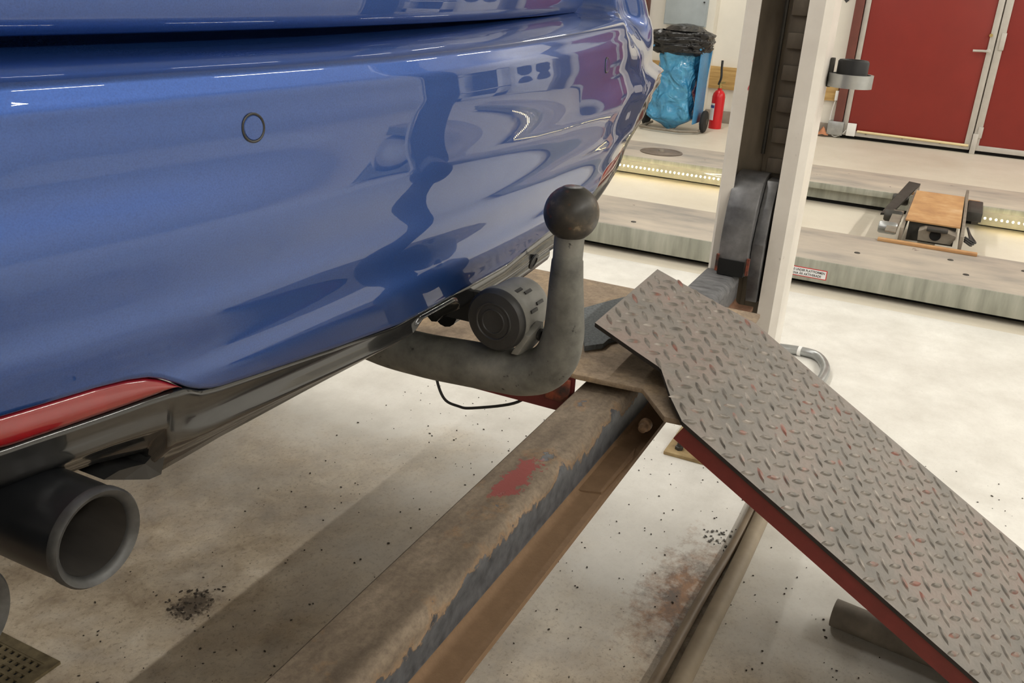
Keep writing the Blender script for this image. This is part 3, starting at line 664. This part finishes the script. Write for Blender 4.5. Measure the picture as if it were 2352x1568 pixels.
    # red angle irons carrying the chute
    for xr_ in (1.513, 2.105):
        a0, a1 = .342, -.68; pd = Vector((0, .514, -.857))*.034
        q0 = Vector((fx(xr_), a0, zt(a0)-T-.001)); q1 = Vector((fx(xr_), a1, zt(a1)-T-.001))
        prism('ramp_stiffener', [q0, q1, q1+pd, q0+pd], (mx*.006, 0, 0), 'red_paint', rp)
    tube('hinge_tube', [(fx(1.60), .372, z_(-.778)), (fx(2.06), .372, z_(-.778))], .012, 'rust_plate', rp, 12)
runway(1); runway(-1)
# rubber mat scrap on the deck below the flap
mt = prism('rubber_mat', [pZ(1330, 720, RT+.002), pZ(1342, 806, RT+.002), pZ(1385, 800, RT+.002), pZ(1397, 789, RT+.002), pZ(1420, 783, RT+.002), pZ(1436, 765, RT+.002), pZ(1440, 690, RT+.002), pZ(1400, 700, RT+.002)], (0, 0, .012), 'mat_rubber')
tag(mt, 'ragged grey rubber mat lying on the runway under the ramp flap', 'mat')
tag(tube('hanging_cable', spline([(1.64, .955, z_(-.80)), (1.63, .945, z_(-.858)), (1.62, .917, z_(-.901)), (1.62, .880, z_(-.910)), (1.62, .844, z_(-.905)), (1.62, .743, z_(-.866)), (1.64, .70, z_(-.83))], 7), .0033, 'cable_black', None, 8), 'thin black cable looping below the red runway side', 'cable')

# ------------------------------------------------------------------ things on the floor under the lift
tag(tube('floor_conduit', spline([(1.2, .352, .016), (1.6, .335, .016), (1.9, .325, .016), (2.2, .308, .016), (2.45, .305, .016), (2.95, .312, .016)], 6), .013, 'conduit', None, 12), 'thin grey conduit on the floor beside the thicker pipe', 'pipe')
tag(tube('floor_pipe', spline([(1.2, .290, .024), (1.6, .285, .024), (2.0, .275, .024), (2.3, .272, .024), (2.95, .268, .024)], 6), .022, 'conduit_dusty', None, 14), 'thick dusty pipe on the floor running under the ramp', 'pipe')
for x in (1.75, 2.2): 
    pass
bp_ = [pZ(1640, 783, .02), pZ(1720, 788, .02), pZ(1780, 797, .02), pZ(1840, 806, .02), pZ(1878, 818, .02), pZ(1895, 842, .02), pZ(1890, 866, .02), pZ(1860, 905, .02), pZ(1815, 980, .02), pZ(1765, 1070, .02)]
bd = thing('bent_conduit', 'galvanised bent conduit on the floor behind the ramp', 'pipe', (bp_[2].x, bp_[2].y, 0))
tube('conduit', spline(bp_, 8), .019, 'galv', bd, 14); a = pZ(1834, 805, .02); b = pZ(1841, 807, .02)
tube('sleeve', [a, b], .0215, 'plastic_white', bd, 14)
a, b = pZ(1915, 1405, .035), pZ(2260, 1545, .035)
tag(tube('steel_tube', [a, b], .034, 'tube_dusty', None, 18), 'dark steel tube stub lying on the floor below the ramp', 'tube')
# floor drain with punched grate
gr = thing('drain_grate', 'rusty punched drain grate let into the floor under the exhaust', 'grate', (.9, 1.7, 0))
gx0, gx1, gy0, gy1 = .70, .985, 1.475, 2.35
fr = join_boxes('frame', [((gx0+.022, gx1-.022), (gy0, gy0+.022), (.0005, .008)), ((gx0+.022, gx1-.022), (gy1-.022, gy1), (.0005, .008)), ((gx1-.022, gx1), (gy0, gy1), (.0005, .008)), ((gx0, gx0+.022), (gy0, gy1), (.0005, .008))], 'grate', gr)
box('pit', (gx0+.02, gx1-.02), (gy0+.02, gy1-.02), (.0005, .0015), 'dark_void', gr)
bars = []
nx_, ny_ = 13, 42
for i in range(nx_+1): x = gx0+.022+(gx1-gx0-.044)*i/nx_; bars.append(((x-.0045, x+.0045), (gy0+.02, gy1-.02), (.0015, .007)))
for j in range(ny_+1): y = gy0+.022+(gy1-gy0-.044)*j/ny_; bars.append(((gx0+.02, gx1-.02), (y-.0045, y+.0045), (.0015, .0068)))
g = join_boxes('grid', bars, 'grate', gr); g['kind'] = 'stuff'
# grit and swarf: nobody could count it
def chips(name, n, fpos, smin, smax, mat, label, cat):
    bm = bmesh.new(); rnd = random.Random(5)
    for _ in range(n):
        x, y = fpos(rnd); s = rnd.uniform(smin, smax)
        m = Matrix.Translation((x, y, s*.3)) @ Matrix.Rotation(rnd.uniform(0, 6.3), 4, 'Z') @ Matrix.Diagonal((s*rnd.uniform(.6, 1.6), s*rnd.uniform(.5, 1.1), s*.6, 1))
        bmesh.ops.create_icosphere(bm, subdivisions=1, radius=.5, matrix=m)
    me = bpy.data.meshes.new(name); bm.to_mesh(me); bm.free(); o = finish(name, me, mat); o['kind'] = 'stuff'; o['label'] = label; o['category'] = cat; return o
chips('floor_grit', 900, lambda r: (r.uniform(.8, 3.0), r.uniform(-.5, 1.6)), .0015, .0065, 'chips', 'scattered dark grit on the dirty concrete floor', 'grit')
chips('oil_crumbs', 60, lambda r: (r.gauss(1.266, .035), r.gauss(1.38, .025)), .003, .010, 'chips', 'clump of dark crumbs on the floor below the exhaust', 'grit')
chips('metal_shavings', 34, lambda r: (r.gauss(2.20, .025), r.gauss(.352, .018)), .003, .011, 'shavings', 'small heap of shiny metal shavings beside the conduit', 'shavings')

# ================================================================== CAR
CAR = thing('car', 'blue car raised on the lift seen at its rear bumper and tow bar', 'car', (XC, 2.4, CAMH-.75))
Y0 = .386
def plan(s):
    """plan curve of the tail: distance from centre line, Y"""
    a = abs(s)
    if a <= .48: d, y = a, Y0+.2*a*a
    elif a <= .80: e = a-.48; d, y = a, Y0+.0461+.192*e+.1*e*e
    elif a <= 1.15:
        t = (a-.80)/.35; p0, p1, p2 = (.80, Y0+.1178), (.885, Y0+.1395), (.89, .86)
        d = (1-t)**2*p0[0]+2*t*(1-t)*p1[0]+t*t*p2[0]; y = (1-t)**2*p0[1]+2*t*(1-t)*p1[1]+t*t*p2[1]
    else: d, y = .89, .86+(a-1.15)
    return d, y
TT = [(-.60, .22), (-.345, .20), (-.295, .09), (-.25, .03), (-.20, -.045), (-.156, -.085), (-.148, -.075), (-.130, .0), (-.12, .005), (-.065, .01), (-.02, .05), (.3, .10)]
PP = [(-.60, .05), (-.335, .040), (-.31, .030), (-.25, .012), (-.20, .002), (-.15, -.005), (-.10, -.007), (-.08, -.005), (-.064, 0), (-.055, .003), (.0, .006), (.3, .03)]
def S(s, z, off=0.):
    def base(ss):
        d, y = plan(ss); t = lerp(z, TT); d2 = d-t*sstep(.46, .80, d)
        y += slerp_tab(z, PP)
        bl = sstep(.16, .40, d)*(1-sstep(.62, .74, d))
        y -= bl*.010*sstep(-.112, -.150, z)
        y += .035*sstep(.44, .60, d)*(1-sstep(.68, .78, d))*sstep(-.115, -.045, z)
        return Vector((XC+(d2 if ss >= 0 else -d2), y))
    p = base(s)
    if off:
        e = 1e-3; tg = base(s+e)-base(s-e); nrm = Vector((-tg.y, tg.x)).normalized()
        p = p+nrm*off
    return Vector((p.x, p.y, CAMH+z+.005*(p.x-XC)))
ZTOPC = [(-.46, -.0615), (-.17, -.0617), (.05, -.0592), (.23, -.0558), (.5, -.0528)]
ZTOPR = [(.50, 0), (.54, .010), (.57, .035), (.60, .08), (.66, .13), (.80, .17), (1.3, .17)]
ZLOW = [(0, -.297), (.113, -.299), (.20, -.2905), (.244, -.2845), (.311, -.2757), (.335, -.2725), (.345, -.2702), (.356, -.2660), (.366, -.2605), (.376, -.2535), (.386, -.2470), (.396, -.2425), (.41, -.2395), (.43, -.2375), (.48, -.2358), (.52, -.2315), (.55, -.218), (.575, -.195), (.60, -.168), (.64, -.152), (.70, -.150), (1.3, -.150)]
us = [x/100 for x in range(-122, -50)] + [x/200 for x in range(-100, 101)] + [x/100 for x in range(51, 123)]
def ztop(s): return lerp(s, ZTOPC)+slerp_tab(abs(s), ZTOPR)
def zlow(s): return slerp_tab(abs(s), ZLOW) if abs(s) > .48 else lerp(abs(s), ZLOW)
rows = [[S(s, ztop(s)+.010, .135) for s in us], [S(s, ztop(s)+.005, .07) for s in us], [S(s, ztop(s)+.003, .03) for s in us], [S(s, ztop(s)+.001, .010) for s in us], [S(s, ztop(s)-.0005, .004) for s in us], [S(s, ztop(s)-.002, .001) for s in us]]
NV = 56
for i in range(NV+1):
    v = i/NV; rows.append([S(s, ztop(s)-.005+(zlow(s)-ztop(s)+.005)*v) for s in us])
rows += [[S(s, zlow(s)-.0015, .002) for s in us], [S(s, zlow(s)-.002, .006) for s in us], [S(s, zlow(s)-.001, .03) for s in us]]
bumper = grid('bumper', rows, 'blue', CAR, 'all')
# parking sensors: disc in a dark ring let into the bumper
for s in (-.313, .313):
    z = -.0977; P0 = S(s, z); tx = (S(s+.004, z)-S(s-.004, z)).normalized(); tz = (S(s, z+.004)-S(s, z-.004)).normalized(); nn = tx.cross(tz).normalized()
    if nn.y > 0: nn = -nn
    r = lathe('sensor_ring', [(.0079, -.002), (.0094, -.002), (.0094, .0003), (.0087, .0007), (.0079, .0003)], P0, nn, 'black_plastic', bumper, 32, True)
    lathe('parking_sensor', [(0, -.002), (.0078, -.002), (.0078, .0001), (.0073, .0006), (0, .0007)], P0, nn, 'blue', bumper, 32)
# black lower trim (valance)
def ttop(s):
    a = abs(s)
    if a < .345: return zlow(s)-.0035
    return slerp_tab(a, [(.345, -.2737), (.368, -.2640), (.40, -.2625), (.48, -.2605), (.53, -.2560), (.565, -.222), (.60, -.176), (.64, -.158), (1.3, -.156)])
def tbot(s):
    if -.085 < s < .0:
        e = max(0, min(1, min((s+.085)/.012, (.0-s)/.014))); return -.337+(.337-.312)*e**.5
    return lerp(s, [(-.89, -.185), (-.70, -.185), (-.62, -.25), (-.55, -.295), (-.469, -.307), (-.414, -.309), (-.389, -.3136), (-.375, -.3170), (-.372, -.336), (-.368, -.3430), (-.304, -.3387), (-.085, -.337), (.0, -.339), (.076, -.338), (.212, -.338), (.34, -.343), (.42, -.335), (.50, -.31), (.58, -.275), (.66, -.235), (.72, -.20), (.80, -.185), (1.3, -.185)])
us2 = [x/100 for x in range(-118, -60)] + [x/400 for x in range(-240, 241)] + [x/100 for x in range(61, 119)]
rows = [[S(s, ttop(s), .020) for s in us2], [S(s, ttop(s)+.001, .008) for s in us2], [S(s, ttop(s)-.0005, .004) for s in us2]]
for v in (.08, .2, .32, .42, .48, .54, .6, .7, .8, .9, 1.): 
    off = lerp(v, [(0, .003), (.2, .004), (.42, .000), (.5, -.001), (.6, .003), (.8, .012), (1, .018)])
    rows.append([S(s, ttop(s)+(tbot(s)-ttop(s))*v, off) for s in us2])
rows += [[S(s, tbot(s)-.001, .024) for s in us2], [S(s, tbot(s)+.004, .030) for s in us2], [S(s, tbot(s)+.020, .045) for s in us2]]
trim = grid('lower_trim', rows, 'gloss_black', CAR, 'all')
# hooked corner of the trim beside the exhaust
hk = [(-.362, -.3425), (-.372, -.3420), (-.392, -.3330), (-.408, -.3245), (-.398, -.3215), (-.388, -.3235), (-.376, -.3270), (-.371, -.3190), (-.362, -.3170)]
prism('trim_hook', [S(a_, z, .014) for a_, z in hk], (0, .035, 0), 'black_plastic', trim)
# red reflectors
for sg in (-1, 1):
    ss = [sg*(.371+.0025*k) for k in range(70)]
    def zt_(s): return zlow(s)-.0030
    def zb_(s): return min(zt_(s)-.0006, lerp(abs(s), [(.371, -.2590), (.40, -.2588), (.48, -.2577), (.52, -.2530), (.56, -.225)]))
    rows = [[S(s, zt_(s), .012) for s in ss], [S(s, zt_(s), .003) for s in ss]]
    for v in (.15, .3, .5, .7, .85): rows.append([S(s, zt_(s)+(zb_(s)-zt_(s))*v, .003-.0022*math.sin(PI*v)) for s in ss])
    rows += [[S(s, zb_(s), .003) for s in ss], [S(s, zb_(s), .012) for s in ss]]
    grid('rear_reflector', rows, 'reflector_red', CAR, 'all')
# boot lid
def lidbot(d):
    a = abs(d); r = .055
    return (-.0485 if a < .53 else -.0485+r-math.sqrt(max(0, r*r-(a-.53)**2)))
dd = [-.582+1.164*k/130 for k in range(131)]
def L(d, z, off): return Vector((XC+d, plan(d)[1]+.080+off+.16*max(0, z+.02)**1.1, CAMH+z+.005*d))
rows = [[L(d, lidbot(d)+.006, .05) for d in dd], [L(d, lidbot(d)+.001, .012) for d in dd], [L(d, lidbot(d), .006) for d in dd], [L(d, lidbot(d)+.0015, .0015) for d in dd]]
for v in (.02, .06, .12, .2, .3, .4, .5, .6, .7, .8, .9, 1.): rows.append([L(d, lidbot(d)+.003+(.32-lidbot(d))*v, 0) for d in dd])
rows.append([L(d, .33, .03) for d in dd]); rows.append([L(d, .33, .20) for d in dd])
lid = grid('boot_lid', rows, 'blue', CAR, 'all')
# inner tail panel behind the gap, then the rest of the body
rows = [[S(s, z, .135) for s in us] for z in (-.11, -.06, -.02, .05, .12, .2, .3)]
grid('tail_panel', rows, 'blue', CAR, 'all')
def loop(z, ins, yf=4.72):
    pts = [S(s, min(z, .3), ins) for s in [x/20 for x in range(-21, 22)]]; pts = [Vector((p.x, p.y, CAMH+z)) for p in pts]
    xl, xr = pts[0].x, pts[-1].x
    fr = []
    for k in range(13): a = PI*k/12; fr.append(Vector((XC+(xr-XC)*math.copysign(abs(math.cos(a))**.5, math.cos(a)), yf-.55+.55*math.sin(a)**.7, CAMH+z)))
    return pts+fr
bd_ = grid('body_shell', [loop(-.02, .145), loop(.12, .145), loop(.26, .15), loop(.36, .17), loop(.40, .20)], 'blue', CAR, 'all', True)
def oval(z, hx, ya, yb): return [Vector((XC+hx*math.copysign(abs(math.cos(a))**.45, math.cos(a)), (ya+yb)/2-(yb-ya)/2*math.copysign(abs(math.sin(a))**.5, math.sin(a)), CAMH+z)) for a in [2*PI*k/48 for k in range(48)]]
gh = grid('window_band', [oval(.39, .70, .72, 3.9), oval(.60, .62, .95, 3.5), oval(.80, .54, 1.35, 3.05)], 'glass_dark', CAR, 'all', True)
ro = oval(.80, .55, 1.33, 3.07); r2_ = oval(.84, .45, 1.5, 2.9)
mesh('roof', ro+r2_, [(i, (i+1) % 48, 48+(i+1) % 48, 48+i) for i in range(48)]+[tuple(range(48, 96))], 'blue', CAR, 'all')
bon = loop(.40, .20); mesh('bonnet_deck', bon, [tuple(range(len(bon)))], 'blue', CAR)
box('underbody', (XC-.62, XC+.62), (.56, 4.3), (z_(-.28), z_(-.05)), 'under', CAR, .02)
box('sill', (XC-.80, XC+.80), (1.75, 3.4), (z_(-.40), z_(0)), 'blue', CAR, .03)
box('rear_crossmember', (XC-.55, XC+.55), (.50, .56), (z_(-.30), z_(-.12)), 'under', CAR, .01)
for sx in (-1, 1):
    for wy in (1.45, 4.05):
        wx = XC+sx*.76
        wh = lathe('wheel', [(.20, -.10), (.30, -.105), (.322, -.09), (.33, 0), (.322, .09), (.30, .105), (.20, .10)], (wx, wy, RT+.332), (sx, 0, 0), 'tyre', CAR, 40, True)
        lathe('rim', [(0, -.05), (.20, -.09), (.205, .085), (.19, .085), (.17, .03), (.05, .05), (0, .05)], (wx, wy, RT+.332), (sx, 0, 0), 'alloy', wh, 30)
# rear silencer, pipes and tail pipe pairs
for sg in (-1,):
    xs = [.304, .216]
    for k, x in enumerate(xs):
        zc = z_(-.321); R_ = .0305
        ex = lathe('exhaust_tip', [(R_-.001, .0), (R_-.0005, .02), (R_-.0005, .20), (R_-.010, .24), (R_-.012, .30), (R_-.014, .30), (R_-.006, .20), (R_-.005, .012)], (x, .402, zc), (0, 1, 0), 'exhaust_outer', CAR, 48, True)
        lathe('tip_rim', [(R_-.0062, .003), (R_-.004, .0), (R_-.001, -.0015), (R_+.0004, .0005), (R_+.0004, .005), (R_-.0062, .010)], (x, .402, zc), (0, 1, 0), 'exhaust_rim', ex, 48, True)
        lathe('tip_lining', [(R_-.0064, .004), (R_-.0070, .20), (.004, .201), (0, .201)], (x, .402, zc), (0, 1, 0), 'soot', ex, 40, False, False, False)
    box('silencer', (min(xs)-.10, max(xs)+.10), (.72, 1.02), (z_(-.38), z_(-.27)), 'under', CAR, .03)

# ---- tow bar
tw = Vector((.763, .304, 0))
path = [(.763, .304, z_(-.216)), (.763, .304, z_(-.245)), (.763, .304, z_(-.2465)), (.763, .3035, z_(-.27)), (.763, .302, z_(-.30)), (.763, .302, z_(-.322)), (.763, .307, z_(-.345)), (.763, .320, z_(-.362)), (.763, .342, z_(-.371)), (.763, .37, z_(-.374)), (.763, .41, z_(-.377)), (.763, .46, z_(-.380)), (.763, .52, z_(-.378)), (.763, .60, z_(-.36))]
rads = [.0142, .0142, .0150, .0165, .0185, .0205, .0222, .0235, .0240, .0240, .0240, .0235, .0230, .0220]
def resample(path, rads, n=6):
    P2 = spline([(p[0], p[1], p[2]) for p in path[3:]], n); R2 = [v.x for v in spline([(r, 0, 0) for r in rads[3:]], n)]
    return [Vector(p) for p in path[:3]]+P2, list(rads[:3])+R2
pp, rr = resample(path, rads)
tow = tube('tow_bar', pp, rr, 'tow', CAR, 28); tow['label'] = 'dusty grey swan neck tow bar'
prof = []
for k in range(25):
    a = -PI/2+.42+(PI-.42)*k/24; prof.append((.0258*math.cos(a), .0258*math.sin(a)))
prof = [(0, prof[0][1])]+prof[:-1]
prof = [p for p in prof if p[1] < .0240]+[(.0098, .0242), (.0085, .0247), (0, .0247)]
tb_ = lathe('tow_ball', prof, (.763, .304, z_(-.2010)), (0, 0, 1), 'ball', tow, 44); tb_['label'] = 'dark worn tow ball'
# trailer socket: lid facing sideways, body, hinge and bracket
so = Vector((.742, .366, z_(-.314))); ax = Vector((1, -.06, .03)).normalized()
sk = lathe('trailer_socket', [(0, .004), (0.0305, .004), (0.0319, .010), (0.0319, .014), (0.0296, .016), (0.0296, .052), (0.0273, .060), (0.0182, .062), (0, .062)], so, ax, 'socket_grey', CAR, 40)
ld = lathe('socket_lid', [(0, -.004), (0.0109, -.0045), (0.0114, -.0055), (0.0127, -.0055), (0.0132, -.0045), (0.0173, -.0040), (0.0182, -.0050), (0.0196, -.0050), (0.0200, -.0038), (0.0287, -.0025), (0.0314, .0005), (0.0319, .0050), (0.0300, .0062), (0, .0062)], so, ax, 'socket_lid', sk, 44)
def loc(a, u, v): 
    uu = Vector((0, 0, 1)); uu = (uu-ax*uu.dot(ax)).normalized(); vv = ax.cross(uu)
    return so+ax*a+uu*u+vv*v
for a_, an in ((.022, 1.15), (.032, .95), (.040, .45), (.026, .30)):
    p = loc(a_, .0298*math.sin(an), .0298*math.cos(an))
    uu = (p-loc(a_, 0, 0)).normalized(); q = ax
    box_ = prism('body_rib', [p-ax*.006+uu*.0012+uu.cross(ax)*.0016, p+ax*.006+uu*.0012+uu.cross(ax)*.0016, p+ax*.006+uu*.0012-uu.cross(ax)*.0016, p-ax*.006+uu*.0012-uu.cross(ax)*.0016], -uu*.003, 'socket_lid', sk)
p = loc(.018, -.028, -.018)
prism('hinge_block', [loc(.006, -.010, .0285), loc(.030, -.002, .0300), loc(.034, -.020, .0290), loc(.026, -.036, .0180), loc(.006, -.034, .0150)], Vector((0, -.008, 0)), 'socket_grey', sk, False, .0012)
lathe('hinge_screw', [(0, 0), (.0062, 0), (.0062, .003), (.0035, .0035), (.003, .002), (0, .002)], loc(.024, -.014, .0370), (-.2, -1, .2), 'socket_lid', sk, 16)
prism('socket_bracket', [(.796, .352, z_(-.310)), (.802, .352, z_(-.310)), (.802, .352, z_(-.345)), (.796, .352, z_(-.345))], (0, .20, 0), 'under', CAR)
# glossy rear edge bar right of the cut-out and its clip
tube('bumper_bracket', [(.80, .455, z_(-.345)), (.90, .455, z_(-.343)), (1.06, .462, z_(-.338))], .014, 'gloss_black', CAR, 14)
cl = S(.19, -.318, -.001); lathe('trim_clip', [(0, 0), (.010, 0), (.010, .002), (.006, .003), (.006, .0015), (0, .0015)], cl, (0, -1, -.3), 'black_plastic', trim, 20)

# ================================================================== CEILING LAMPS
def lamp(x, y, along, power=1., label=''):
    P = thing('ceiling_lamp', label, 'lamp', (x, y, CH-.12), 'fluorescent ceiling lamps')
    hx, hy = (.75, .06) if along == 'X' else (.06, .75)
    box('housing', (x-hx, x+hx), (y-hy, y+hy), (CH-.06, CH-.002), 'plastic_white', P, .005)
    for o_ in (-.03, .03):
        a, b = ((x-hx+.03, y+o_, CH-.075), (x+hx-.03, y+o_, CH-.075)) if along == 'X' else ((x+o_, y-hy+.03, CH-.075), (x+o_, y+hy-.03, CH-.075))
        tube('light_tube', [a, b], .013, 'lamp_tube', P, 10)
    ld_ = bpy.data.lights.new('lamp_light', 'AREA'); ld_.shape = 'RECTANGLE'; ld_.size = 1.44 if along == 'X' else .06; ld_.size_y = .06 if along == 'X' else 1.44
    ld_.energy = LAMP_W*power; ld_.color = (1, .965, .90); lo = bpy.data.objects.new('lamp_light', ld_); COL.objects.link(lo); lo.parent = P; lo.location = (0, 0, .02)
ORD = ('first', 'second', 'third', 'fourth', 'fifth', 'sixth')
for y, pw, row in ((-3.6, 2.1, 'behind the car'), (2.6, 1.0, 'above the car'), (5.2, 1.0, 'in front of the car')):
    k = 0
    for x in (9.0, 6.8, 4.3, 1.8, -.7, -3.2):
        if y == 5.2 and x > 3: continue
        lamp(x, y, 'X', pw, 'long fluorescent ceiling lamp %s, %s from the red doors' % (row, ORD[k])); k += 1
